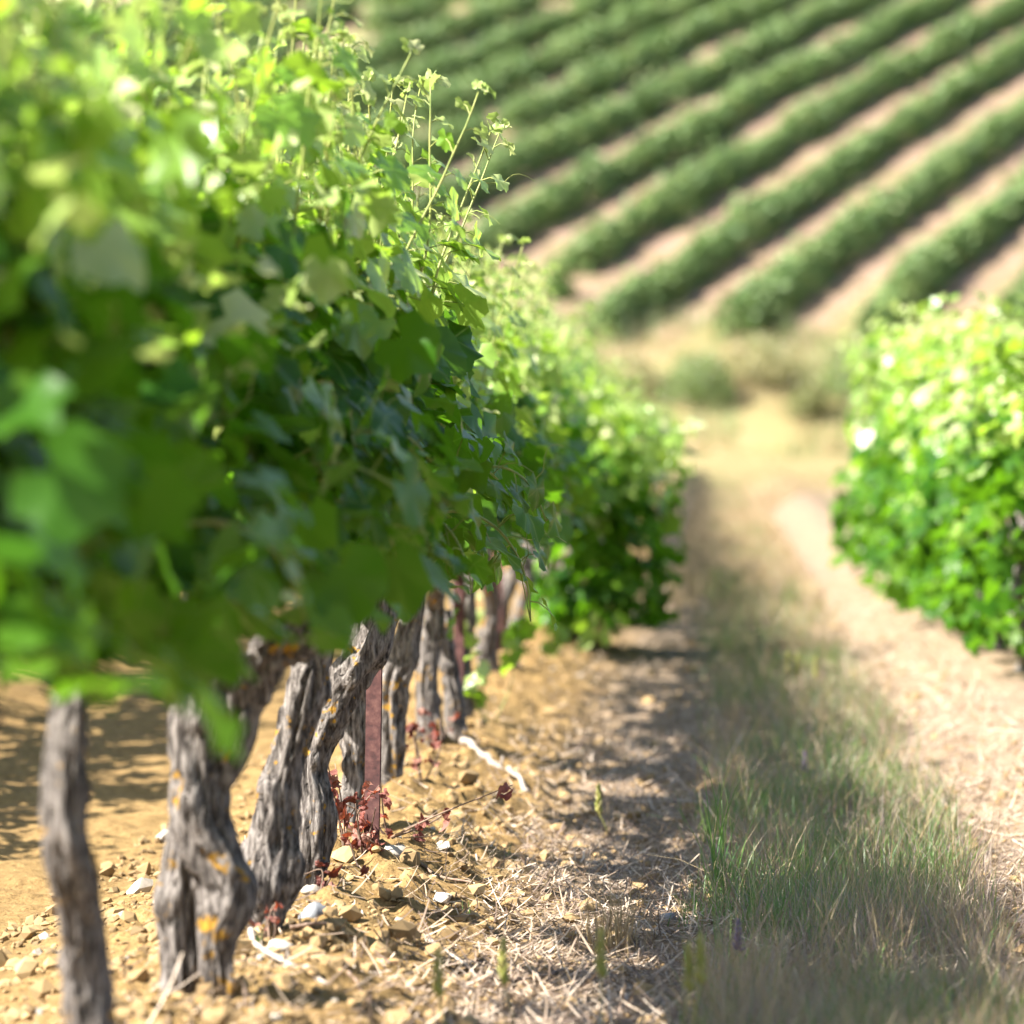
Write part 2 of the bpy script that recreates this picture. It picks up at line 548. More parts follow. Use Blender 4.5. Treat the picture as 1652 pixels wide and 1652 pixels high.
    L(t, pb.outputs[0], out.inputs[0])
    me = fast_mesh('ground', V, F, [m], smooth=True)
    o = link('ground', me)
    tag(o, 'sandy ochre vineyard ground rising to the hillside', 'ground', kind='structure')


build_ground()

# ------------------------------------------------------------------ leaf shapes
HALF = [(0, .62), (9, .555), (16, .57), (27, .475), (38, .53), (50, .59), (61, .525), (72, .53), (85, .455), (98, .50), (111, .51), (126, .44), (140, .465), (155, .41), (167, .33), (180, .09)]


def leaf_template(seed, fine=True):
    r = np.random.default_rng(seed)
    half = HALF if fine else [(0, .62), (14, .56), (29, .49), (50, .58), (68, .52), (85, .46), (112, .51), (150, .42), (180, .10)]
    ang = [a for a, _ in half] + [360 - a for a, _ in half[-2:0:-1]]
    rad = [q for _, q in half] + [q for _, q in half[-2:0:-1]]
    ang = np.radians(np.array(ang, float))
    rad = np.array(rad) * (1 + r.normal(0, 0.035, len(rad)))
    ox, oy = rad * np.sin(ang), rad * np.cos(ang)
    n = len(ang)
    droop, fold, wav = r.uniform(0.05, 0.34), r.uniform(0.0, 0.26), r.uniform(0.02, 0.07)
    ph, tw = r.uniform(0, 6.28), r.normal(0, 0.2)

    def zz(x, y):
        rr = np.hypot(x, y)
        a = np.arctan2(x, y)
        return -droop * rr ** 2 * (1 + 0.6 * np.cos(a)) + fold * np.abs(x) * (0.8 - rr * 0.4) + wav * np.sin(5 * a + ph) * (rr / 0.5) ** 2 + tw * x * y * 2
    if fine:
        V = [(0, 0, 0)] + [(0.5 * x, 0.5 * y, zz(0.5 * x, 0.5 * y)) for x, y in zip(ox, oy)] + [(x, y, zz(x, y)) for x, y in zip(ox, oy)]
        F = []
        for i in range(n):
            k = (i + 1) % n
            F.append((0, 1 + k, 1 + i))
            F.append((1 + i, 1 + k, 1 + n + k))
            F.append((1 + i, 1 + n + k, 1 + n + i))
    else:
        V = [(0, 0, 0)] + [(x, y, zz(x, y)) for x, y in zip(ox, oy)]
        F = [(0, 1 + (i + 1) % n, 1 + i) for i in range(n)]
    return np.array(V, float), np.array(F, int)


LEAF_FINE = [leaf_template(100 + i) for i in range(6)]
LEAF_COARSE = [leaf_template(200 + i, False) for i in range(4)]
def shrivel(tv, seed):
    r = np.random.default_rng(seed)
    v = tv.copy()
    rr = np.hypot(v[:, 0], v[:, 1])
    v[:, 2] += -1.1 * rr ** 2 + .9 * np.abs(v[:, 0]) + r.normal(0, .05, len(v))
    v[:, 0] *= .62
    v[:, 1] *= 1 - .3 * rr
    return v


LEAF_ME = {}
for key in ('leaf', 'leaf_young', 'leaf_tip', 'leaf_dry'):
    LEAF_ME[key] = [fast_mesh('leaf_blade', v if key != 'leaf_dry' else shrivel(v, i), f, [M[key]], smooth=True) for i, (v, f) in enumerate(LEAF_FINE)]


# ------------------------------------------------------------------ trunk
def gnarled(mb, ctrl, seed, n_around=44, n_along=110, amp=0.26, mat=0):
    """ctrl rows: x, y, z, radius; stringy ridged bark as real relief"""
    c = spline(ctrl, n_along)
    pts, rad = c[:, :3], np.maximum(c[:, 3], 0.003)
    tan = unit(np.gradient(pts, axis=0))
    s = np.concatenate([[0], np.cumsum(np.linalg.norm(np.diff(pts, axis=0), axis=1))])
    wob = np.stack([vnoise(s * 14, 0.5, 0, seed), vnoise(s * 14, 7.5, 0, seed), 0 * s], 1)
    pts = pts + wob * rad[:, None] * 0.16
    ref = np.array([1.0, 0.2, 0])
    V = []
    a = np.arange(n_around) * 2 * math.pi / n_around
    for i in range(n_along):
        ref = unit(ref - tan[i] * ref.dot(tan[i]))
        b = np.cross(tan[i], ref)
        tws = a + s[i] * 2.0
        ca, sa = np.cos(tws), np.sin(tws)
        ridge = 1 - np.abs(fbm(ca * 2.4, sa * 2.4, s[i] * 4.5, 3, seed + 3))
        lump = vnoise(ca * 1.1, sa * 1.1, s[i] * 11, seed + 11)
        fine = vnoise(ca * 6.5, sa * 6.5, s[i] * 16, seed + 17)
        knot = np.maximum(vnoise(ca * 1.6 + 5, sa * 1.6, s[i] * 17, seed + 23) - 0.35, 0)
        rr = rad[i] * (1 + amp * (ridge - 0.65) * 1.6 + 0.26 * lump + 0.07 * fine + 0.8 * knot)
        strip = np.abs(vnoise(ca * 4.5, sa * 4.5, s[i] * 7, seed + 29))
        rr = rr - rad[i] * 0.30 * np.maximum(0, 0.22 - strip) / 0.22
        V.append(pts[i] + rr[:, None] * (np.cos(a)[:, None] * ref + np.sin(a)[:, None] * b))
    V = np.concatenate(V)
    F = []
    n = n_around
    for i in range(n_along - 1):
        for j in range(n):
            k = (j + 1) % n
            F.append((i * n + j, i * n + k, (i + 1) * n + k, (i + 1) * n + j))
    F.append(tuple(range(n))[::-1])
    F.append(tuple((n_along - 1) * n + j for j in range(n)))
    mb.add(V, F, mat)


# ------------------------------------------------------------------ vines
def shoot_path(r, base, lean, length, droop, n=16):
    """walk along a growing cane; returns points and directions"""
    d = unit(np.array([lean[0], lean[1], 1.0]))
    p = np.array(base, float)
    pts = [p.copy()]
    st = length / (n - 1)
    wv = r.normal(0, 0.075, (n, 3))
    for i in range(1, n):
        f = i / n
        d = unit(d + wv[i] + np.array([0, 0, -droop * f * 1.0]) + np.array([0, 0, 0.10 * (1 - droop)]))
        p = p + d * st
        pts.append(p.copy())
    return np.array(pts)


def make_vine(y, x0, zb, seed, stems, n_shoot=18, leaf_max=295, detail=True, top=1.0, side=0.0, low=0.0, extra=210, length=(0.86, 1.0), zmin=0.47, hangp=0.22, name='grape_vine', arms=True, right_bias=0.0):
    """an Empty at the trunk's base; trunk(s), arms, shoots with their leaves, inner foliage.
    All children are in coordinates relative to the base (x0, y, zb)."""
    r = np.random.default_rng(seed)
    base = np.array([x0, y, zb])
    root = link(name, None, None, base)
    root.empty_display_size = 0.1
    head = None
    for si, ctrl in enumerate(stems):
        c = np.array(ctrl, float)
        c[:, :3] -= base
        mb = MB()
        if detail:
            gnarled(mb, c, seed * 5 + si)
        else:
            gnarled(mb, c, seed * 5 + si, 9, 16, 0.2)
        link('trunk', mb.mesh('trunk', M['bark']), root)
        if head is None or c[-1, 2] > head[2]:
            head = c[-1, :3].copy()
    hz = 0.58 - low * 0.3
    # two low arms along the row
    armends = []
    if arms:
        for sgn in (-1, 1):
            e = np.array([r.normal(0, .03), sgn * r.uniform(0.32, 0.45), hz + r.normal(0.05, .03)])
            mid = (head + e) / 2 + np.array([r.normal(0, .03), 0, 0.03])
            c = np.vstack([np.append(head, 0.024), np.append(mid, 0.02), np.append(e, 0.013)])
            mb = MB()
            gnarled(mb, c, seed * 7 + sgn + 2, 14 if detail else 6, 26 if detail else 6, 0.25)
            link('arm', mb.mesh('arm', M['bark']), root)
            armends.append((head, mid, e))
    pos_l, nrm_l, tip_l, siz_l, kind_l, own_l = [], [], [], [], [], []
    shoots = []
    for k in range(n_shoot):
        if armends:
            A = armends[k % 2]
            u = r.uniform(0.0, 1.0)
            b = A[0] * (1 - u) ** 2 + 2 * A[1] * u * (1 - u) + A[2] * u * u
        else:
            b = np.array([r.normal(0, .05), r.uniform(-.42, .42), hz])
        hang = r.random() < (hangp + low)
        ln = r.uniform(*length) * top
        if hang:
            sg = 1 if r.random() < 0.9 else -1
            lean = (sg * r.uniform(0.5, 1.1), r.normal(0, .4))
            ln *= 0.5
            droop = r.uniform(0.4, 0.7) + low * 0.4
        else:
            lean = (float(np.clip(r.normal(0.02 + right_bias, 0.17), -.22, .2)), r.normal(0, 0.16))
            droop = r.uniform(-0.05, 0.16)
        pts = shoot_path(r, b, lean, ln, droop)
        pts[:, 0] += side * np.clip((pts[:, 2] - 0.3) / 0.6, 0, 1)
        lowest = height(base[0] + pts[:, 0], base[1] + pts[:, 1], False) - base[2] + 0.08
        pts[:, 2] = np.maximum(pts[:, 2], lowest)
        shoots.append(pts)
        nl = int(ln / 0.048) + 2
        s = np.linspace(0.03, 1.0, nl) ** 0.82
        q = spline(pts, 60)
        idx = (s * 59).astype(int)
        P0 = q[idx]
        T = unit(np.gradient(q, axis=0))[idx]
        for i in range(nl):
            a = (i % 2) * math.pi + r.normal(0, 0.7) + k
            perp = unit(np.cross(T[i], np.array([math.cos(a), math.sin(a), 0.2])))
            out = np.array([np.sign(P0[i][0] - side * .5 + r.normal(0, .08)), 0, 0])
            pet = unit(perp + 0.55 * out + np.array([0, 0, 0.25]))
            f = s[i]
            size = 0.112 * (0.75 + 0.35 * math.sin(math.pi * min(1, f * 1.25))) * r.uniform(0.72, 1.12)
            if f > 0.6:
                size *= 1 - (f - 0.6) / 0.4 * 0.58
            pl = 0.55 * size + 0.01
            pp = P0[i] + pet * pl
            nm = unit(0.75 * out + np.array([0, 0, 0.75]) + r.normal(0, 0.36, 3))
            tp = unit(pet * 0.7 + np.array([0, 0, -0.85]) + r.normal(0, 0.3, 3))
            if hang:
                size = max(size, .07)
            kd = 0 if f < 0.52 else (1 if f < 0.88 else 2)
            if hang:
                kd = 0 if pp[2] < 1.0 else min(kd, 1)
            if kd == 0 and r.random() < 0.07:
                kd = 1
            pos_l.append(pp); nrm_l.append(nm); tip_l.append(tp); siz_l.append(size); kind_l.append(kd); own_l.append((k, P0[i]))
        # a tight knot of unfolding leaves at the end of the cane
        for i in range(0 if hang else 4):
            d = unit(T[-1] + r.normal(0, .6, 3))
            pos_l.append(q[-1] + d * 0.012); nrm_l.append(unit(r.normal(0, 1, 3))); tip_l.append(d)
            siz_l.append(r.uniform(0.015, 0.03)); kind_l.append(2); own_l.append((k, q[-1]))
    pos, nrm, tip, siz, kd = map(np.array, (pos_l, nrm_l, tip_l, siz_l, kind_l))
    gz = height(base[0] + pos[:, 0], base[1] + pos[:, 1], False) - base[2]
    pos[:, 2] = np.maximum(pos[:, 2], gz + 0.05)
    if not low:
        lowp = pos[:, 2] < zmin
        pos[lowp, 2] = zmin + r.uniform(0.04, .2, lowp.sum()) - r.exponential(.055, lowp.sum())
    rot = frames(nrm, tip)
    keys = ['leaf', 'leaf_young', 'leaf_tip']
    rest = np.ones(len(pos), bool)
    if detail:
        # the cane meshes carry the leaf stalks and a few tendrils
        sobj = []
        for k, pts in enumerate(shoots):
            mb = MB()
            q = spline(pts, 28)
            tube(mb, q, np.linspace(0.0048, 0.0014, len(q)), 6)
            for i, (kk, p0) in enumerate(own_l):
                if kk == k and siz[i] > 0.03:
                    mid = (p0 + pos[i]) / 2 + np.array([0, 0, 0.006])
                    tube(mb, np.array([p0, mid, pos[i]]), [0.0015, 0.0012, 0.001], 4, cap=False)
            for _ in range(2):
                i0 = r.integers(14, 25)
                c0 = q[i0]
                d = unit(r.normal(0, 1, 3) + np.array([0.4, 0, 0.2]))
                tt = np.linspace(0, 1, 12)
                curl = c0 + d * (tt[:, None] * 0.11) + np.stack([np.sin(tt * 7) * 0.012 * tt, np.cos(tt * 6) * 0.01 * tt, np.cos(tt * 8) * 0.014 * tt - .02 * tt ** 2], 1)
                tube(mb, curl, np.linspace(0.0011, 0.0006, 12), 4, cap=False)
            sobj.append(link('shoot', mb.mesh('shoot', M['shoot']), root))
        # the leaves that show most are objects of their own
        score = siz * 2 + pos[:, 0] * 0.25 + r.normal(0, .02, len(pos))
        order = np.argsort(-score)[:leaf_max]
        for i in order:
            rest[i] = False
            me = LEAF_ME[keys[kd[i]]][int(r.integers(0, 6))]
            o = bpy.data.objects.new('leaf', me)
            COL.objects.link(o)
            o.parent = sobj[own_l[i][0]]
            mt = Matrix(rot[i].tolist()).to_4x4()
            mt = Matrix.Translation(pos[i].tolist()) @ mt @ Matrix.Scale(float(siz[i]) * 1.0, 4)
            o.matrix_basis = mt
    # inner and side leaves
    ne = extra
    zt = 1.30 * top
    u = r.random(ne) ** 1.5
    zl = zmin + 0.10 - low * 0.9
    ez = zl + u * (zt - zl)
    wdt = 0.25 * np.clip(1.15 - 0.55 * u, 0.3, 1)
    ex = np.clip(r.normal(0.1, 0.6, ne), -0.9, 1.35) * wdt + side * np.clip((ez - 0.2) / 0.6, 0, 1) + low * 0.1
    ey = r.uniform(-0.52, 0.52, ne)
    ep = np.stack([ex, ey, ez], 1)
    eo = np.stack([np.sign(ex - side * .5), 0 * ex, 0 * ex], 1)
    en = unit(0.6 * eo + np.array([0, 0, 0.7]) + r.normal(0, .55, (ne, 3)))
    et = unit(np.array([0, 0, -0.8]) + 0.4 * eo + r.normal(0, .4, (ne, 3)))
    es = r.uniform(0.065, 0.122, ne) * np.where(u > .6, .8, 1.0)
    ek = np.where(u + r.normal(0, .12, ne) > 0.62, 1, 0)
    # small new leaves that fill the top of the canopy
    nt_ = 110 if detail else 60
    tz = (1.02 + 0.46 * r.random(nt_) ** 1.6) * top - 0.05
    tpp = np.stack([np.clip(r.normal(0.02, .11, nt_), -.25, .25) + side, r.uniform(-.5, .5, nt_), tz], 1)
    ep = np.vstack([ep, tpp])
    en = np.vstack([en, unit(np.array([0, 0, .7]) + r.normal(0, .6, (nt_, 3)))])
    et = np.vstack([et, unit(r.normal(0, .6, (nt_, 3)) + np.array([0, 0, -.3]))])
    es = np.concatenate([es, r.uniform(.025, .065, nt_)])
    ek = np.concatenate([ek, np.where(r.random(nt_) < .45, 2, 1)])
    AP = np.vstack([pos[rest], ep])
    AR = np.concatenate([rot[rest], frames(en, et)])
    AS = np.concatenate([siz[rest], es])
    AK = np.concatenate([kd[rest], ek])
    VV, FF, MI, off = [], [], [], 0
    var = r.integers(0, 4, len(AP))
    for v in range(4):
        tv, tf = (LEAF_FINE[v] if False else LEAF_COARSE[v])
        sel = var == v
        if sel.any():
            a, b = scatter(tv, tf, AP[sel], AR[sel], AS[sel])
            VV.append(a); FF.append(b + off); off += len(a)
            MI.append(np.repeat(AK[sel], len(tf)))
    fo = link('foliage', fast_mesh('foliage', np.concatenate(VV), np.concatenate(FF), [M['leaf_mass'], M['leaf_young'], M['leaf_tip']], np.concatenate(MI), True), root)
    fo['kind'] = 'stuff'
    return root


def stem_px(pts, Y):
    """pixels + radius in pixels -> world rows at distance Y (an optional 4th value shifts the depth)"""
    out = []
    for p in pts:
        yy = Y + (p[3] if len(p) > 3 else 0)
        out.append(np.append(P(p[0], p[1], yy), p[2] / FPX * yy))
    return out


def std_stem(x, y, zb, r, h=0.60):
    lean = r.normal(0, .05)
    return [[x + r.normal(0, .02), y, zb - 0.05, .030], [x + r.normal(0, .02), y, zb + .06, .034],
            [x + lean * .5 + r.normal(0, .02), y + r.normal(0, .03), zb + .22, .028], [x + lean + r.normal(0, .02), y + r.normal(0, .05), zb + .40, .027], [x + lean, y, zb + h, .026]]


# the vines nearest the camera, each read from the photograph
NEAR = []
# closest vine (forked, partly out of the picture)
A = [stem_px([(345, 1655, 26), (345, 1600, 25), (352, 1520, 29), (362, 1450, 42), (350, 1400, 42), (325, 1330, 46), (322, 1230, 42), (318, 1140, 45), (326, 1050, 40), (336, 950, 32), (350, 860, 24)], 6.0),
     stem_px([(282, 1640, 30), (284, 1560, 31), (284, 1460, 32), (296, 1360, 34), (316, 1290, 36)], 6.03),
     stem_px([(330, 1290, 30), (368, 1200, 27), (382, 1120, 30), (430, 1064, 39), (478, 1030, 37), (505, 980, 28)], 6.0)]
B = [stem_px([(418, 1545, 20), (420, 1500, 27), (428, 1430, 41), (436, 1365, 39), (446, 1300, 31), (458, 1225, 29), (480, 1140, 31), (500, 1070, 29), (522, 1005, 24), (540, 950, 20)], 6.8)]
Cc = [stem_px([(482, 1475, 20), (488, 1435, 25), (503, 1375, 32), (508, 1300, 28), (500, 1240, 27), (520, 1170, 29), (556, 1110, 32), (596, 1052, 32), (620, 995, 26), (632, 940, 20)], 7.35)]
C2 = [stem_px([(556, 1375, 22), (560, 1340, 26), (574, 1260, 25), (580, 1180, 26), (572, 1095, 27), (580, 1025, 23), (592, 950, 18)], 8.5)]
S = [stem_px([(630, 1300, 15), (630, 1268, 19), (628, 1200, 24), (632, 1130, 22), (645, 1060, 21), (664, 1000, 18), (670, 950, 15)], 9.5)]
Ee = [stem_px([(696, 1240, 16), (695, 1208, 20), (689, 1130, 19), (692, 1060, 17), (700, 985, 14)], 10.6),
      stem_px([(738, 1215, 12), (736, 1185, 15), (728, 1110, 15), (718, 1040, 14), (714, 985, 12)], 10.75)]
NEARS = [
    (6.0, -0.757, A, 'grapevine with thick forked lichen-spotted trunk at the lower left, nearest the camera', 11),
    (6.8, -0.78, B, 'grapevine with pale knobbly trunk, second from the left edge', 12),
    (7.35, -0.763, Cc, 'grapevine whose twisted trunk leans right, just left of the rusty post', 13),
    (8.5, -0.78, C2, 'grapevine with straight trunk half hidden behind the rusty post', 14),
    (9.5, -0.768, S, 'grapevine with slim trunk just right of the nearest rusty post', 15),
    (10.65, -0.75, Ee, 'grapevine with two slim side by side trunks behind the second post', 16),
]
VG = 'grapevines of the near row'
for (y, x, st, lab, sd_) in NEARS:
    zb = float(height(x, y, False))
    v = make_vine(y, x, zb, sd_, st, zmin={6.0: .57, 6.8: .58, 7.35: .56}.get(y, .48), top=float(np.interp(y, [6, 8, 9, 10.7], [1.0, .97, .92, .86])))
    tag(v, lab, 'grapevine', VG)
# nearer than the picture's first trunk (left of the photograph)
for j, (y, lab) in enumerate([(5.1, 'blurred grapevine in front of the forked trunk, left edge'), (4.2, 'most blurred grapevine, closest of all at the far left')]):
    r_ = np.random.default_rng(300 + j)
    zb = float(height(ROWX - 0.04, y, False))
    v = make_vine(y, ROWX - 0.05, zb, 40 + j, [std_stem(ROWX - 0.05, y, zb, r_)], leaf_max=150, right_bias=-0.16, hangp=0.06, zmin=0.52, extra=220)
    tag(v, lab, 'grapevine', VG)
for j, (y, lab) in enumerate([(11.6, 'grapevine next beyond the twin-trunked vine'), (12.6, 'grapevine second beyond the twin-trunked vine'), (13.6, 'grapevine third beyond the twin-trunked vine, trunk in shade')]):
    r_ = np.random.default_rng(320 + j)
    zb = float(height(ROWX, y, False))
    v = make_vine(y, ROWX, zb, 50 + j, [std_stem(ROWX, y, zb, r_)], leaf_max=200, top=.82)
    tag(v, lab, 'grapevine', VG)

# prototypes for vines too blurred to tell their leaves apart
PROT = []


def copy_vine(proto, loc, rz=0.0, sc=(1, 1, 1)):
    c = proto.copy()
    COL.objects.link(c)
    for ch in proto.children:
        d = ch.copy()
        COL.objects.link(d)
        d.parent = c
    c.location = loc
    c.rotation_euler = (0, 0, rz)
    c.scale = sc
    return c


def far_vine(y, x, seed, **kw):
    r_ = np.random.default_rng(seed)
    zb = float(height(x, y, False))
    return make_vine(y, x, zb, seed, [std_stem(x, y, zb, r_)], detail=False, **kw)


# the sprawling vine that hangs into the aisle
v = far_vine(16.2, ROWX + 0.2, 71, low=0.55, side=0.24, right_bias=0.10, n_shoot=30, extra=620, length=(.6, .9), top=.7)
tag(v, 'sprawling grapevine whose foliage hangs to the ground in the aisle', 'grapevine', VG)
FARLAB = 'grapevine merging into the blurred far part of the near row'
ys = [14.6, 15.4, 17.2, 18.3, 19.4, 20.4]
first = True
for i, y in enumerate(ys):
    v = far_vine(y, ROWX + 0.02 * (i % 3), 80 + i, extra=170, top=.78, n_shoot=12)
    PROT.append(v)
    tag(v, 'grapevine %s the sprawling vine that hangs into the aisle' % ['two places before', 'directly before', 'directly behind', 'two places behind', 'three places behind', 'four places behind'][i], 'grapevine', VG)
y = 21.4
i = 0
while y < 65:
    x = ROWX + float(rng.normal(0.02, .04))
    k = float(np.interp(y, [21, 26, 34, 66], [0.97, 0.86, 0.76, 0.7]))
    c = copy_vine(PROT[i % 6], (x, y, float(height(x, y, False))), [0, math.pi][(i // 3) % 2], (1, 1, k * float(rng.uniform(.92, 1.08))))
    tag(c, FARLAB, 'grapevine', VG)
    i += 1
    y += 1.0
# the next row on the left, seen under the canopy, and the row at the right edge
y = 9.0
while y < 34:
    x = ROWX - SPACING + float(rng.normal(0, .03))
    c = copy_vine(PROT[i % 6], (x, y, float(height(x, y, False))), [0, math.pi][i % 2], (1, 1, float(rng.uniform(.85, .95))))
    tag(c, 'grapevine of the second row, seen between the trunks of the near row', 'grapevine', 'grapevines of the second row')
    i += 1
    y += 1.0
RP = []
for j in range(3):
    v = far_vine(14.0 + j, ROWX + SPACING, 95 + j, low=0.50, n_shoot=24, extra=420, length=(.6, .9))
    v.scale = (1, 1, 0.95)
    RP.append(v)
y = 14.0
k = 0
while y < 23.5:
    x = ROWX + SPACING + float(rng.normal(0.02, .03))
    if k < 3:
        c = RP[k]
        c.location = (x, y, float(height(x, y, False)))
    else:
        c = copy_vine(RP[k % 3], (x, y, float(height(x, y, False))), [0, math.pi][k % 2], (float(rng.uniform(.8, 1.1)), 1, float(rng.uniform(.82, 1.05))))
    tag(c, 'low bushy grapevine of the row at the right edge', 'grapevine', 'grapevines of the row at the right edge')
    k += 1
    y += 1.0


# ------------------------------------------------------------------ trellis posts
def post(px, py, Y, wd, h, label, dx=0.0):
    b = P(px, py, Y)
    z0 = float(height(b[0], Y, False))
    mb = MB()
    t_, a = 0.004, wd
    # rolled angle section with a slight radius at the heel
    prof = [(0, 0), (a * .97, 0), (a, .002), (a, t_), (t_ * 1.6, t_), (t_, t_ * 1.6), (t_, a), (0.002, a), (0, a * .97)]
    prof = [(p[0] - a / 2, p[1] - a / 2) for p in prof]
    n = len(prof)
    zs = np.linspace(-0.25, h, 24)
    V, F = [], []
    for q, z in enumerate(zs):
        bx, by = 0.004 * math.sin(z * 3.1), 0.003 * math.sin(z * 4.7 + 1)
        for (u, v_) in prof:
            V.append((u + bx + dx * z, v_ + by, z))
    for q in range(len(zs) - 1):
        for j in range(n):
            kk = (j + 1) % n
            F.append((q * n + j, q * n + kk, (q + 1) * n + kk, (q + 1) * n + j))
    F.append(tuple(range(n))[::-1])
    F.append(tuple((len(zs) - 1) * n + j for j in range(n)))
    mb.add(V, F)
    o = link('trellis_post', mb.mesh('trellis_post', M['rust'], False), None, (b[0], Y, z0))
    o.rotation_euler = (0, 0, R(-18))
    # wire hooks punched out of the flange
    for z in (0.55, 0.95, 1.3):
        mb = MB()
        tube(mb, [(a / 2 - .002, -a / 2, z), (a / 2 + .012, -a / 2 - .006, z + .004), (a / 2 + .016, -a / 2 - .006, z + .02)], 0.003, 6)
        link('wire_hook', mb.mesh('wire_hook', M['rust']), o)
    tag(o, label, 'post', 'trellis posts of the near row')
    return o


post(601, 1393, 7.9, 0.034, 1.35, 'rusty red-brown angle-iron post, nearest and sharpest, between the vine trunks', dx=0.012)
post(741, 1200, 11.25, 0.032, 1.3, 'blurred rusty post, second along the row')
post(806, 1068, 14.5, 0.032, 1.3, 'blurred rusty post, third along the row')
post(903, 950, 20.6, 0.032, 1.25, 'farthest visible rusty post, strongly blurred, beside far trunks')


# ------------------------------------------------------------------ stones and sticks
def stone(px, py, Y, size, mat, label, seed, flat=0.6):
    r = np.random.default_rng(seed)
    b = P(px, py, Y)
    n1, n2 = 14, 9
    V, F = [], []
    for i in range(n2 + 1):
        th = math.pi * i / n2
        for j in range(n1):
            ph = 2 * math.pi * j / n1
            d = np.array([math.sin(th) * math.cos(ph), math.sin(th) * math.sin(ph), math.cos(th)])
            q = 1 + 0.35 * float(fbm(d[0] * 1.4 + seed, d[1] * 1.4, d[2] * 1.4, 3, seed))
            q *= 1 - 0.12 * abs(float(vnoise(d[0] * 4, d[1] * 4, d[2] * 4, seed + 1)))
            V.append(d * q * np.array([1, 0.85, flat]) * size / 2)
    for i in range(n2):
        for j in range(n1):
            k_ = (j + 1) % n1
            F.append((i * n1 + j, (i + 1) * n1 + j, (i + 1) * n1 + k_, i * n1 + k_))
    mb = MB()
    mb.add(V, F)
    z = float(height(b[0], Y))
    o = link('stone', mb.mesh('stone', M[mat]), None, (b[0], Y, z + size * flat * 0.22))
    o.rotation_euler = (0, 0, r.uniform(0, 6))
    tag(o, label, 'stone', 'loose stones on the soil ridge')


stone(632, 1408, 7.9, 0.062, 'stone_white', 'chalk-white stone at the foot of the rusty post', 1)
stone(505, 1497, 6.95, 0.068, 'stone_grey', 'blue-grey stone lying right of the pale knobbly trunk', 2)
stone(450, 1548, 6.6, 0.05, 'stone_white', 'small whitish stone below the blue-grey stone', 3)
stone(618, 1516, 6.75, 0.055, 'stone_ochre', 'flat orange stone right of the blue-grey stone', 4, 0.4)
stone(1187, 1470, 7.85, 0.028, 'stone_white', 'small pale stone in the green grass of the aisle', 5)
stone(555, 1385, 8.2, 0.06, 'stone_ochre', 'dusty ochre lump between the trunks left of the post', 6)
stone(498, 1440, 7.3, 0.035, 'stone_white', 'tiny white stone at the foot of the leaning trunk', 7)
stone(1080, 1500, 7.7, 0.04, 'stone_grey', 'small grey stone at the edge of the grass', 8)


def stick(pts_px, rad, mat, label, lift=0.01):
    pts = []
    for (px, py, Y) in pts_px:
        b = P(px, py, Y)
        b[2] = float(height(b[0], Y)) + lift
        pts.append(b)
    c = spline(np.array(pts), 22)
    c[:, 2] = np.maximum(c[:, 2], height(c[:, 0], c[:, 1]) + rad)
    o0 = c[0].copy()
    mb = MB()
    k_ = np.linspace(1, 0.55, 22) * (1 + 0.15 * np.sin(np.arange(22) * 1.9))
    tube(mb, c - o0, rad * k_, 7)
    # a stub where a side shoot broke off
    s0 = c[12] - o0
    tube(mb, np.array([s0, s0 + [0.006, 0.004, rad * 3.2]]), [rad * .55, rad * .35], 5)
    o = link('stick', mb.mesh('stick', M[mat]), None, o0)
    tag(o, label, 'stick', 'prunings lying on the ground')


stick([(398, 1520, 6.65), (425, 1560, 6.45), (470, 1595, 6.3), (525, 1622, 6.2)], 0.0055, 'bleached', 'bleached white stick lying right of the forked trunk')
stick([(465, 1525, 6.75), (500, 1523, 6.76), (530, 1520, 6.8)], 0.004, 'cane_dry', 'short dark twig just below the blue-grey stone')
stick([(640, 1392, 8.0), (700, 1410, 7.9), (760, 1450, 7.75)], 0.004, 'cane_dry', 'thin dark twig running right from the white stone')
stick([(745, 1205, 10.6), (800, 1215, 10.3), (850, 1250, 9.9)], 0.011, 'bleached', 'long bleached branch on the ridge behind the second post')
stick([(690, 1495, 7.1), (750, 1525, 6.95), (775, 1565, 6.75)], 0.0035, 'bleached', 'thin bent pale cane on the ridge in the foreground')
stick([(560, 1605, 6.35), (590, 1640, 6.2), (610, 1650, 6.15)], 0.003, 'cane_dry', 'thin dark cane at the bottom edge')
stick([(780, 1585, 6.75), (850, 1560, 6.9), (930, 1530, 7.1)], 0.004, 'cane_dry', 'brown cane lying across the track in the foreground')
stick([(905, 1590, 6.85), (960, 1570, 6.95), (1010, 1600, 6.8)], 0.003, 'bleached', 'pale curved cane near the bottom of the track')


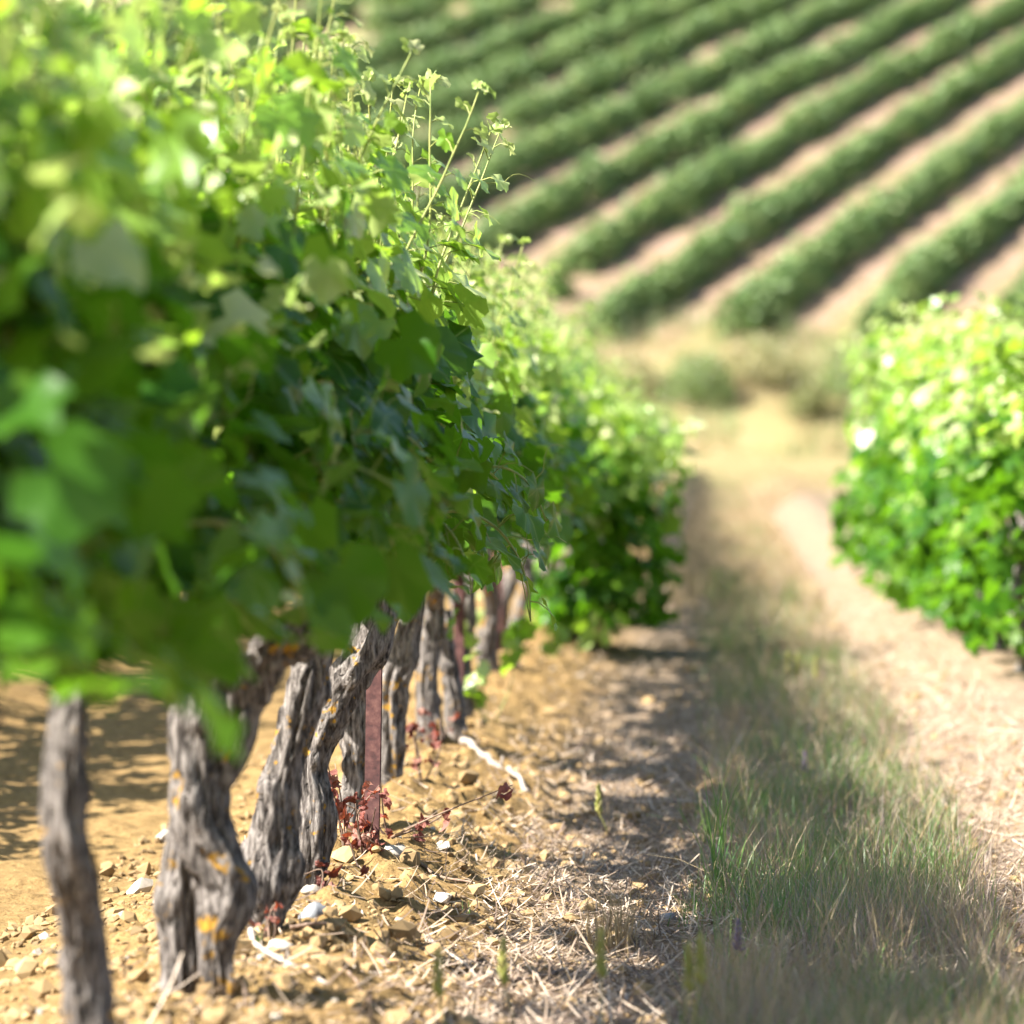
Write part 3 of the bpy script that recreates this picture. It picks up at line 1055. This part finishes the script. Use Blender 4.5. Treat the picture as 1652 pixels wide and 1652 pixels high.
# dry suckers with red leaves at the foot of the vines
def sucker(px, py, Y, seed, label, n=16, spread=0.09, hgt=0.14, key='leaf_dry', size=(0.02, 0.042), cat='dead shoot', name='dead_shoot', grp='dead red-leaved shoots at the vine feet'):
    r = np.random.default_rng(seed)
    b = P(px, py, Y)
    z0 = float(height(b[0], Y))
    root = link(name, None, None, (b[0], Y, z0))
    mb = MB()
    ends = []
    for k_ in range(4):
        d = np.array([r.normal(0.2, 1) * spread, r.normal(-.1, .6) * spread, hgt * r.uniform(.5, 1.15)])
        c = spline(np.array([[0, 0, -.01], d * 0.45 + r.normal(0, .012, 3), d]), 10)
        tube(mb, c, np.linspace(.0028, .001, 10), 5)
        ends.append(c)
    link('stem', mb.mesh('stem', M['cane_dry'] if key == 'leaf_dry' else M['shoot']), root)
    for i_ in range(n):
        c = ends[i_ % 4]
        p = c[int(r.integers(3, 10))] + r.normal(0, .012, 3)
        o = bpy.data.objects.new('leaf', LEAF_ME[key][int(r.integers(0, 6))])
        COL.objects.link(o)
        o.parent = root
        rt = frames(unit(r.normal(0, 1, 3) + np.array([.2, -.4, .3]))[None], unit(r.normal(0, 1, 3) + np.array([0, 0, -.8]))[None])[0]
        o.matrix_basis = Matrix.Translation(p.tolist()) @ Matrix(rt.tolist()).to_4x4() @ Matrix.Scale(float(r.uniform(*size)), 4)
    tag(root, label, cat, grp)


sucker(556, 1300, 7.95, 1, 'clump of dead red-brown leaves left of the rusty post', 30, 0.07, 0.22)
sucker(585, 1345, 7.85, 2, 'tangle of dark dead canes at the foot of the rusty post', 18, 0.09, 0.14)
sucker(625, 1330, 8.1, 3, 'reddish dead shoot right of the rusty post', 14, 0.12, 0.12)
sucker(680, 1240, 9.6, 4, 'red dead leaves at the foot of the slim trunk', 14, 0.08, 0.14)
sucker(612, 1390, 7.85, 5, 'few red leaves lying beside the white stone', 8, 0.05, 0.04)
sucker(515, 1432, 7.3, 6, 'dark red dead leaf clump at the foot of the leaning trunk', 9, 0.05, 0.05)
sucker(432, 1290, 6.72, 7, 'small orange-red dead leaves on the knobbly trunk', 8, 0.03, 0.06, size=(.015, .03))
sucker(700, 1185, 10.5, 8, 'red dead leaves between the twin trunks', 12, 0.06, 0.12)
G2 = 'fresh green suckers at the vine feet'
sucker(790, 1120, 11.6, 21, 'yellow-green sucker shoot right of the second post', 26, 0.15, 0.30, 'leaf_young', (.05, .085), 'sucker shoot', 'sucker_shoot', G2)
sucker(865, 1035, 14.6, 22, 'yellow-green sucker shoot beside the third post', 24, 0.18, 0.30, 'leaf_young', (.055, .09), 'sucker shoot', 'sucker_shoot', G2)


# ------------------------------------------------------------------ ground litter, grass
def rand_rot(n, r, tilt=1.0):
    a, b = r.uniform(0, 2 * math.pi, n), r.normal(0, tilt, n)
    y = np.stack([np.cos(a) * np.cos(b), np.sin(a) * np.cos(b), np.sin(b)], 1)
    nn = unit(np.array([0, 0, 1.0]) + r.normal(0, .35, (n, 3)))
    return frames(nn, y)


def area(n, r, y0, y1, xl, xr, power=1.6):
    """more points close by: distance drawn so that the picture fills evenly"""
    u = r.random(n)
    y = (y0 ** -power + u * (y1 ** -power - y0 ** -power)) ** (-1 / power)
    x = r.uniform(0, 1, n)
    xa, xb = (xl(y) if callable(xl) else xl), (xr(y) if callable(xr) else xr)
    x = xa + x * (xb - xa)
    return x, y


def crumbs():
    r = np.random.default_rng(31)
    t = (1 + 5 ** .5) / 2
    iv = unit(np.array([(-1, t, 0), (1, t, 0), (-1, -t, 0), (1, -t, 0), (0, -1, t), (0, 1, t), (0, -1, -t), (0, 1, -t), (t, 0, -1), (t, 0, 1), (-t, 0, -1), (-t, 0, 1)], float))
    iff = np.array([(0, 11, 5), (0, 5, 1), (0, 1, 7), (0, 7, 10), (0, 10, 11), (1, 5, 9), (5, 11, 4), (11, 10, 2), (10, 7, 6), (7, 1, 8), (3, 9, 4), (3, 4, 2), (3, 2, 6), (3, 6, 8), (3, 8, 9), (4, 9, 5), (2, 4, 11), (6, 2, 10), (8, 6, 7), (9, 8, 1)])
    n = 15000
    x, y = area(n, r, 5.2, 19, lambda y: -0.22 * y * 0 - 1.35, 0.9)
    keep = r.random(n) < np.where(x < -0.35, 1.0, 0.55)
    x, y = x[keep], y[keep]
    n = len(x)
    s = np.exp(r.normal(math.log(0.0062), 0.65, n))
    s = np.clip(s, .002, .034)
    VV, FF, off = [], [], 0
    var = r.integers(0, 5, n)
    for k_ in range(5):
        tv = iv * (1 + r.normal(0, .2, (12, 1))) * np.array([1, .8, .65])
        sel = var == k_
        z = height(x[sel], y[sel]) + s[sel] * .25
        a, b = scatter(tv, iff, np.stack([x[sel], y[sel], z], 1), rand_rot(sel.sum(), r, .6), s[sel])
        VV.append(a); FF.append(b + off); off += len(a)
    o = link('soil_crumbs', fast_mesh('soil_crumbs', np.concatenate(VV), np.concatenate(FF), [M['gravel'], M['stone_white']], (np.repeat(r.random(n) < .025, 20)).astype(int)))
    tag(o, 'loose ochre clods and small stones strewn over the soil', 'soil clods', kind='stuff')


crumbs()

# a narrow bent blade: 4 cross pairs
def blade_template(w=1.0, bend=0.35, seg=4, tipw=0.08):
    V, F = [], []
    for i in range(seg + 1):
        f = i / seg
        ww = (1 - f) * (1 - tipw) + tipw
        V.append((-0.5 * ww * w, bend * f * f, f * (1 - .25 * bend * f)))
        V.append((0.5 * ww * w, bend * f * f, f * (1 - .25 * bend * f)))
    for i in range(seg):
        F.append((2 * i, 2 * i + 1, 2 * i + 3, 2 * i + 2))
    return np.array(V), np.array(F)


def up_rot(n, r, lean=0.25):
    z = unit(np.array([0, 0, 1.0]) + np.stack([r.normal(0, lean, n), r.normal(0, lean, n), np.zeros(n)], 1))
    a = r.uniform(0, 2 * math.pi, n)
    h = np.stack([np.cos(a), np.sin(a), np.zeros(n)], 1)
    return frames(z, h)


def blades(name, x, y, hgt, wid, mat, r, lean=0.25, bend=0.4, seg=3, label='', cat='grass', zoff=0.0):
    n = len(x)
    VV, FF, off = [], [], 0
    var = r.integers(0, 3, n)
    for k_ in range(3):
        tv, tf = blade_template(1.0, bend * (0.3 + 0.7 * k_), seg)
        sel = var == k_
        if not sel.any():
            continue
        z = height(x[sel], y[sel]) - 0.004 + zoff
        a, b = scatter(tv, tf, np.stack([x[sel], y[sel], z], 1), up_rot(int(sel.sum()), r, lean), np.stack([wid[sel], hgt[sel], hgt[sel]], 1))
        VV.append(a); FF.append(b + off); off += len(a)
    o = link(name, fast_mesh(name, np.concatenate(VV), np.concatenate(FF), [M[mat]]))
    tag(o, label, cat, kind='stuff')
    return o


def litter():
    r = np.random.default_rng(41)
    n = 75000
    x, y = area(n, r, 5.2, 26, -1.0, 0.95)
    pr = np.where(x < -0.55, 0.10, np.where(x < -0.42, 0.4, 1.0))
    keep = r.random(n) < pr
    x, y = x[keep], y[keep]
    n = len(x)
    ln = np.exp(r.normal(math.log(.042), .55, n)).clip(.012, .16)
    tv, tf = blade_template(1.0, .18, 3, 0.6)
    tv = tv[:, [0, 2, 1]]                     # lying along local y
    z = height(x, y) + r.uniform(0.001, 0.012, n)
    V, F = scatter(tv, tf, np.stack([x, y, z], 1), rand_rot(n, r, .16), np.stack([r.uniform(.0015, .0045, n), ln, ln], 1))
    o = link('straw_litter', fast_mesh('straw_litter', V, F, [M['litter']]))
    tag(o, 'dry straw, bark strips and leaf scraps lying in the aisle', 'straw', kind='stuff')


litter()


def patches(x, y, f, seed, thr):
    return fbm(x * f, y * f * .6, 0, 2, seed) > thr


def grass():
    r = np.random.default_rng(51)
    # mixed strip down the middle of the aisle
    x, y = area(80000, r, 5.3, 30, -0.10, 0.66, 1.3)
    edge = sstep(-0.06, 0.07, x + 0.05 * vnoise(x * 3, y * 2.2, 0, 3)) * (1 - sstep(.45, .66, x))
    k_ = (r.random(len(x)) < edge) & (fbm(x * 6, y * 4.5, 0, 2, 61) > -0.25 + .5 * r.random(len(x)) - .35)
    xg, yg = x[k_], y[k_]
    g = r.random(len(xg)) < 0.34 + 0.2 * np.sign(vnoise(xg * 3, yg * 1.5, 0, 77))
    blades('green_grass', xg[g], yg[g], r.uniform(.03, .15, g.sum()), r.uniform(.002, .0045, g.sum()), 'grass_green', r, .22, .45, label='short green grass growing along the middle of the aisle')
    xd, yd = xg[~g], yg[~g]
    h = r.random(len(xd)) < .55
    blades('dry_grass', xd[h], yd[h], r.uniform(.03, .21, h.sum()), r.uniform(.0011, .0026, h.sum()), 'grass_dry', r, .3, .4, label='dry straw-coloured grass along the middle of the aisle')
    blades('withered_grass', xd[~h], yd[~h], r.uniform(.03, .19, (~h).sum()), r.uniform(.0011, .0026, (~h).sum()), 'grass_purple', r, .32, .4, label='withered purplish-grey grass among the green grass')
    # thin dry weeds on the rest of the aisle
    x, y = area(5200, r, 5.3, 34, -0.62, 0.95)
    k_ = fbm(x * 5, y * 2.5, 0, 2, 91) > 0.22
    x, y = x[k_], y[k_]
    blades('sparse_dry_weeds', x, y, r.uniform(.02, .09, len(x)), r.uniform(.0012, .0028, len(x)), 'grass_dry', r, .5, .5, label='sparse dry weeds on the sandy wheel track')
    # farther aisle to the headland
    x, y = area(20000, r, 17, 72, lambda y: -0.2 + 0 * y, lambda y: 0.62 + np.clip(y - 40, 0, 40) * 0.08, 1.0)
    k_ = r.random(len(x)) < sstep(17, 34, y)
    x, y = x[k_], y[k_]
    blades('far_aisle_grass', x, y, r.uniform(.04, .16, len(x)), r.uniform(.006, .014, len(x)), 'grass_dry', r, .3, .4, 2, label='pale dry grass in the far blurred part of the aisle')
    x, y = area(9000, r, 15, 62, 0.02, 0.5, 1.0)
    k_ = (fbm(x * 3, y * .5, 0, 2, 5) > 0.12) & (r.random(len(x)) < sstep(14, 24, y))
    x, y = x[k_], y[k_]
    blades('far_green_grass', x, y, r.uniform(.03, .12, len(x)), r.uniform(.004, .010, len(x)), 'grass_green', r, .3, .4, 2, label='blurred green grass strip in the middle of the far aisle')


grass()


def tuft(px, py, Y, n, hgt, mat, label, seed, spread=.02, lean=.16, heads=0, grp='grass tufts in the aisle', wid=(.0016, .003), name='grass_tuft'):
    r = np.random.default_rng(seed)
    b = P(px, py, Y)
    z0 = float(height(b[0], Y))
    root = link(name, None, None, (b[0], Y, z0))
    x, y = r.normal(0, spread, n), r.normal(0, spread, n)
    hh = r.uniform(.45, 1.05, n) * hgt
    tv, tf = blade_template(1, .25, 5)
    V, F = scatter(tv, tf, np.stack([x, y, 0 * x - .004], 1), up_rot(n, r, lean), np.stack([r.uniform(*wid, n), hh, hh], 1))
    bl = link('blades', fast_mesh('blades', V, F, [M[mat]]), root)
    bl['kind'] = 'stuff'
    for k_ in range(heads):
        mb = MB()
        p0 = np.array([r.normal(0, spread), r.normal(0, spread), 0])
        top = p0 + np.array([r.normal(0, .02), r.normal(0, .02), hgt * r.uniform(.9, 1.15)])
        c = spline(np.array([p0, (p0 + top) / 2 + r.normal(0, .004, 3), top]), 8)
        tube(mb, c, .0011, 5)
        link('stalk', mb.mesh('stalk', M['seed_head']), root)
        mb = MB()
        # a spike of overlapping spikelets
        for q in range(20):
            f = q / 20
            cc = top + np.array([0, 0, -.004 + .07 * f])
            a = q * 2.4
            d = np.array([math.cos(a) * .55, math.sin(a) * .55, 1])
            d = unit(d)
            e = cc + d * .02 * (1 - .4 * f)
            tube(mb, np.array([cc, (cc + e) / 2, e]), [.0016, .0052 * (1 - .5 * f), .0008], 5)
        link('seed_head', mb.mesh('seed_head', M['seed_head']), root)
    tag(root, label, 'grass tuft', grp)


tuft(990, 1530, 7.35, 170, .17, 'grass_dry', 'dense tuft of straw-dry grass in the middle of the track', 1, .03)
tuft(1160, 1445, 8.15, 20, .32, 'grass_green', 'tall green grass stems at the left edge of the grass strip', 2, .018, .13, wid=(.004, .008))
tuft(1110, 1510, 7.6, 22, .10, 'grass_green', 'green grass tuft at the edge of the track', 3, .02)
tuft(826, 1640, 6.1, 5, .11, 'grass_dry', 'pale seed spike on the ridge in the foreground', 4, .006, .1, 1)
tuft(738, 1700, 5.75, 5, .13, 'grass_green', 'short yellow-green seed spike left in the foreground', 5, .006, .1, 1)
tuft(988, 1780, 5.7, 5, .16, 'grass_green', 'blurred yellow-green seed spike at the bottom edge', 6, .006, .1, 1)
tuft(1100, 1780, 5.75, 8, .15, 'grass_dry', 'two pale seed spikes beside the grass at the bottom', 7, .012, .14, 2)
tuft(825, 1385, 8.6, 6, .06, 'grass_green', 'few pale green blades on the ridge right of the white stone', 8, .005, .1, 0)
tuft(980, 1335, 9.4, 6, .06, 'grass_dry', 'small pale spike standing in the middle track', 9, .005, .1, 1)
tuft(755, 1470, 7.55, 8, .05, 'grass_green', 'few green blades on the ridge below the dark twig', 10, .008)
tuft(1275, 1420, 8.3, 22, .17, 'grass_green', 'green and yellow tall grass in the middle of the strip', 11, .03, .25, 0)
tuft(405, 1530, 6.6, 5, .06, 'grass_green', 'two green blades at the foot of the knobbly trunk', 12, .006)
tuft(1295, 1110, 13.2, 16, .13, 'grass_dry', 'pale blurred flowering stalks far up the grass strip', 13, .03, .2, 4)


def violet(px, py, Y, seed, label):
    r = np.random.default_rng(seed)
    b = P(px, py, Y)
    z0 = float(height(b[0], Y))
    root = link('violet_flower', None, None, (b[0], Y, z0))
    mb = MB()
    top = np.array([r.normal(0, .01), r.normal(0, .01), r.uniform(.10, .15)])
    tube(mb, spline(np.array([[0, 0, 0], top * .5 + [.004, 0, 0], top]), 8), .0013, 5)
    link('stalk', mb.mesh('stalk', M['shoot']), root)
    mb = MB()
    for q in range(26):
        f = q / 26
        a = q * 2.4
        c0 = top + np.array([0, 0, -.045 + .055 * f])
        e = c0 + np.array([math.cos(a), math.sin(a), .5]) * .011 * (1 - .6 * f)
        tube(mb, np.array([c0, (c0 + e) / 2, e]), [.001, .0036 * (1 - .5 * f), .0012], 5)
    link('petals', mb.mesh('petals', M['flower_violet']), root)
    tag(root, label, 'wild flower', 'violet wild flowers in the grass strip')


violet(1297, 1262, 10.3, 1, 'blurred violet flower spike highest in the shaded grass')
violet(1190, 1655, 6.65, 2, 'violet flower spike at the bottom of the grass strip')


# ------------------------------------------------------------------ foot of the slope
def leaf_cloud(name, pts, size, mat, r, parent=None, nbias=(0, 0, .6)):
    n = len(pts)
    tv, tf = LEAF_COARSE[0]
    # cheaper leaf for distant masses: a folded four-sided blade
    tv = np.array([(0, -.5, 0), (.42, 0, .08), (0, .55, -.06), (-.42, 0, .08)])
    tf = np.array([(0, 1, 2), (0, 2, 3)])
    nm = unit(np.array(nbias) + r.normal(0, .7, (n, 3)))
    tp = unit(r.normal(0, 1, (n, 3)) + np.array([0, 0, -.5]))
    V, F = scatter(tv, tf, pts, frames(nm, tp), size)
    o = link(name, fast_mesh(name, V, F, [M[mat]], smooth=False), parent)
    return o


def bush(px, py, Y, wid, hgt, mat, label, seed, n=1500):
    r = np.random.default_rng(seed)
    b = P(px, py, Y)
    z0 = float(height(b[0], Y))
    root = link('bush', None, None, (b[0], Y, z0))
    d = unit(r.normal(0, 1, (n, 3)))
    d[:, 2] = np.abs(d[:, 2])
    q = r.random(n) ** .4
    lob = 1 + .35 * vnoise(d[:, 0] * 2.2, d[:, 1] * 2.2, d[:, 2] * 2.2, seed)
    pts = d * (q * lob)[:, None] * np.array([wid / 2, wid / 2, hgt])
    f = leaf_cloud('crown', pts, r.uniform(.05, .11, n), mat, r, root, (0, 0, .5))
    f['kind'] = 'stuff'
    for k_ in range(5):
        mb = MB()
        e = np.array([r.normal(0, wid * .2), r.normal(0, wid * .2), hgt * r.uniform(.5, .8)])
        tube(mb, spline(np.array([[0, 0, -.1], e * .5 + r.normal(0, .04, 3), e]), 8), np.linspace(.02, .006, 8), 6)
        link('branch', mb.mesh('branch', M['cane_dry']), root)
    tag(root, label, 'bush', 'bushes at the foot of the slope')


bush(1128, 645, 74.2, 1.5, 1.0, 'bush_pale', 'round pale green bush at the foot of the slope above the aisle', 1, 2000)
bush(1305, 668, 73.6, 1.0, .7, 'bush_olive', 'small olive bush at the foot of the slope near the right', 2, 1100)
bush(900, 478, 80.5, .75, .85, 'far_leaf', 'isolated dark green bush left of the sloping rows', 3, 1200)
bush(1225, 650, 75.0, 1.9, .8, 'bush_straw', 'low straw-coloured bush between two greener bushes', 4, 1800)
bush(1375, 640, 74.6, 1.6, 1.2, 'bush_pale', 'pale green bush behind the right-hand row', 5, 1500)
bush(1015, 650, 74.5, 1.5, .8, 'bush_straw', 'low pale bush behind the end of the near row', 6, 1300)

r5 = np.random.default_rng(77)
x, y = area(14000, r5, 70.5, 79, lambda y: -19 + 0 * y, lambda y: 9 + 0 * y, 1.0)
k_ = fbm(x * .9, y * .9, 0, 2, 8) > -.25
x, y = x[k_], y[k_]
blades('bank_grass', x, y, r5.uniform(.15, .5, len(x)), r5.uniform(.012, .03, len(x)), 'grass_dry', r5, .25, .4, 3, label='tall pale dry grass on the bank below the sloping vineyard')
x, y = area(15000, r5, 70.5, 79, lambda y: -19 + 0 * y, lambda y: 9 + 0 * y, 1.0)
k_ = fbm(x * .7, y * .7, 2, 2, 18) > -.1
x, y = x[k_], y[k_]
blades('bank_weeds', x, y, r5.uniform(.2, .6, len(x)), r5.uniform(.015, .04, len(x)), 'bush_pale', r5, .3, .4, 3, label='pale green weeds on the bank below the sloping vineyard')


# ------------------------------------------------------------------ vineyard on the slope
def start_y(x):
    """where the rows begin above the bank"""
    return 78.0


ORD = ['lowest', 'second lowest', 'third', 'fourth', 'fifth', 'sixth', 'seventh', 'eighth', 'ninth', 'tenth', 'eleventh', 'twelfth', 'thirteenth', 'fourteenth', 'fifteenth', 'sixteenth']
CT, ST = math.cos(PHI), math.sin(PHI)


def hill_row(k, idx):
    r = np.random.default_rng(500 + k)
    s = -20.15 - 2.5 * k
    # along the row: point = s * (cos, -sin) + u * (sin, cos)
    y0, y1 = 77.2, 121.0
    if k == 1:
        y0 = 76.9
    if k == 2:
        y0 = 76.9
    if k == 3:
        y0 = 83.0
    ua = (y0 + s * ST) / CT
    ub = (131.0 + s * ST) / CT
    # only what lies within and a little beside the view
    us = np.linspace(ua, ub, 400)
    X = s * CT + us * ST
    Y = -s * ST + us * CT
    vis = (X > -0.19 * Y - 2) & (X < 0.09 * Y + 2)
    ylim = np.interp(X, [-6, -2.5], [123.2, 131.0])
    vis &= Y < ylim
    if vis.sum() < 4:
        return None
    ua, ub = us[vis].min(), us[vis].max()
    ln = ub - ua
    n = int(ln * 420)
    u = r.uniform(ua, ub, n)
    # one vine a metre: the canopy swells and dips along the row
    vine = 0.5 + 0.5 * np.cos(2 * math.pi * u / 1.1)
    amp = 1 + .30 * vnoise(u * .8, k * 3.1, 0, 40) + .16 * vine + .2 * vnoise(u * 2.6, k * 1.7, 0, 44)
    gap = vnoise(u * .33, k * 7.7, 0, 41) > -.8
    th = r.uniform(-.3, math.pi + .3, n)
    q = r.random(n) ** .45
    off = np.cos(th) * .35 * q * amp
    whip = r.random(n) < .035
    zz = np.where(whip, r.uniform(.1, .38, n), 0) + np.maximum(.03, .14 + np.sin(th) * .62 * q * amp) + r.exponential(.03, n)
    x = s * CT + u * ST + off * CT
    y = -s * ST + u * CT - off * ST
    z = height(x, y, False) + zz
    pts = np.stack([x, y, z], 1)[gap]
    o = leaf_cloud('vine_row', pts - np.array([x.mean(), y.mean(), 0]), r.uniform(.09, .19, len(pts)), 'row_leaf', r, None, (-.3, 0, .9))
    o.location = (x.mean(), y.mean(), 0)
    return o


rows = []
for k in range(-3, 18):
    o = hill_row(k, len(rows))
    if o:
        rows.append((k, o))
for k, o in rows:
    if k < 1:
        lab = 'blurred green vine row on the slope, right of the lowest full row, %s one' % {0: 'first', -1: 'second', -2: 'third', -3: 'fourth'}[k]
    elif k <= 7:
        lab = 'blurred green vine row climbing the slope, %s of the rows' % ORD[k - 1]
    else:
        lab = 'high blurred vine row on the slope, %s counted from the lowest' % (ORD[k - 1] if k - 1 < len(ORD) else 'seventeenth')
    tag(o, lab, 'vine row', 'vine rows on the far slope')

# hedge beyond the upper track
r6 = np.random.default_rng(88)
root = link('hedge', None, None, (-10, 127.0, 0))
n = 9000
x = r6.uniform(-18, -1.5, n)
y = 127 + r6.normal(0, .8, n)
z = height(x, y, False) + np.abs(r6.normal(0, .75, n)) * (1 + .5 * vnoise(x * .5, 0, 0, 4))
hf = leaf_cloud('foliage', np.stack([x + 10, y - 127, z], 1), r6.uniform(.15, .35, n), 'far_leaf', r6, root)
hf['kind'] = 'stuff'
tag(root, 'dark green hedge along the track above the sloping vineyard', 'hedge')
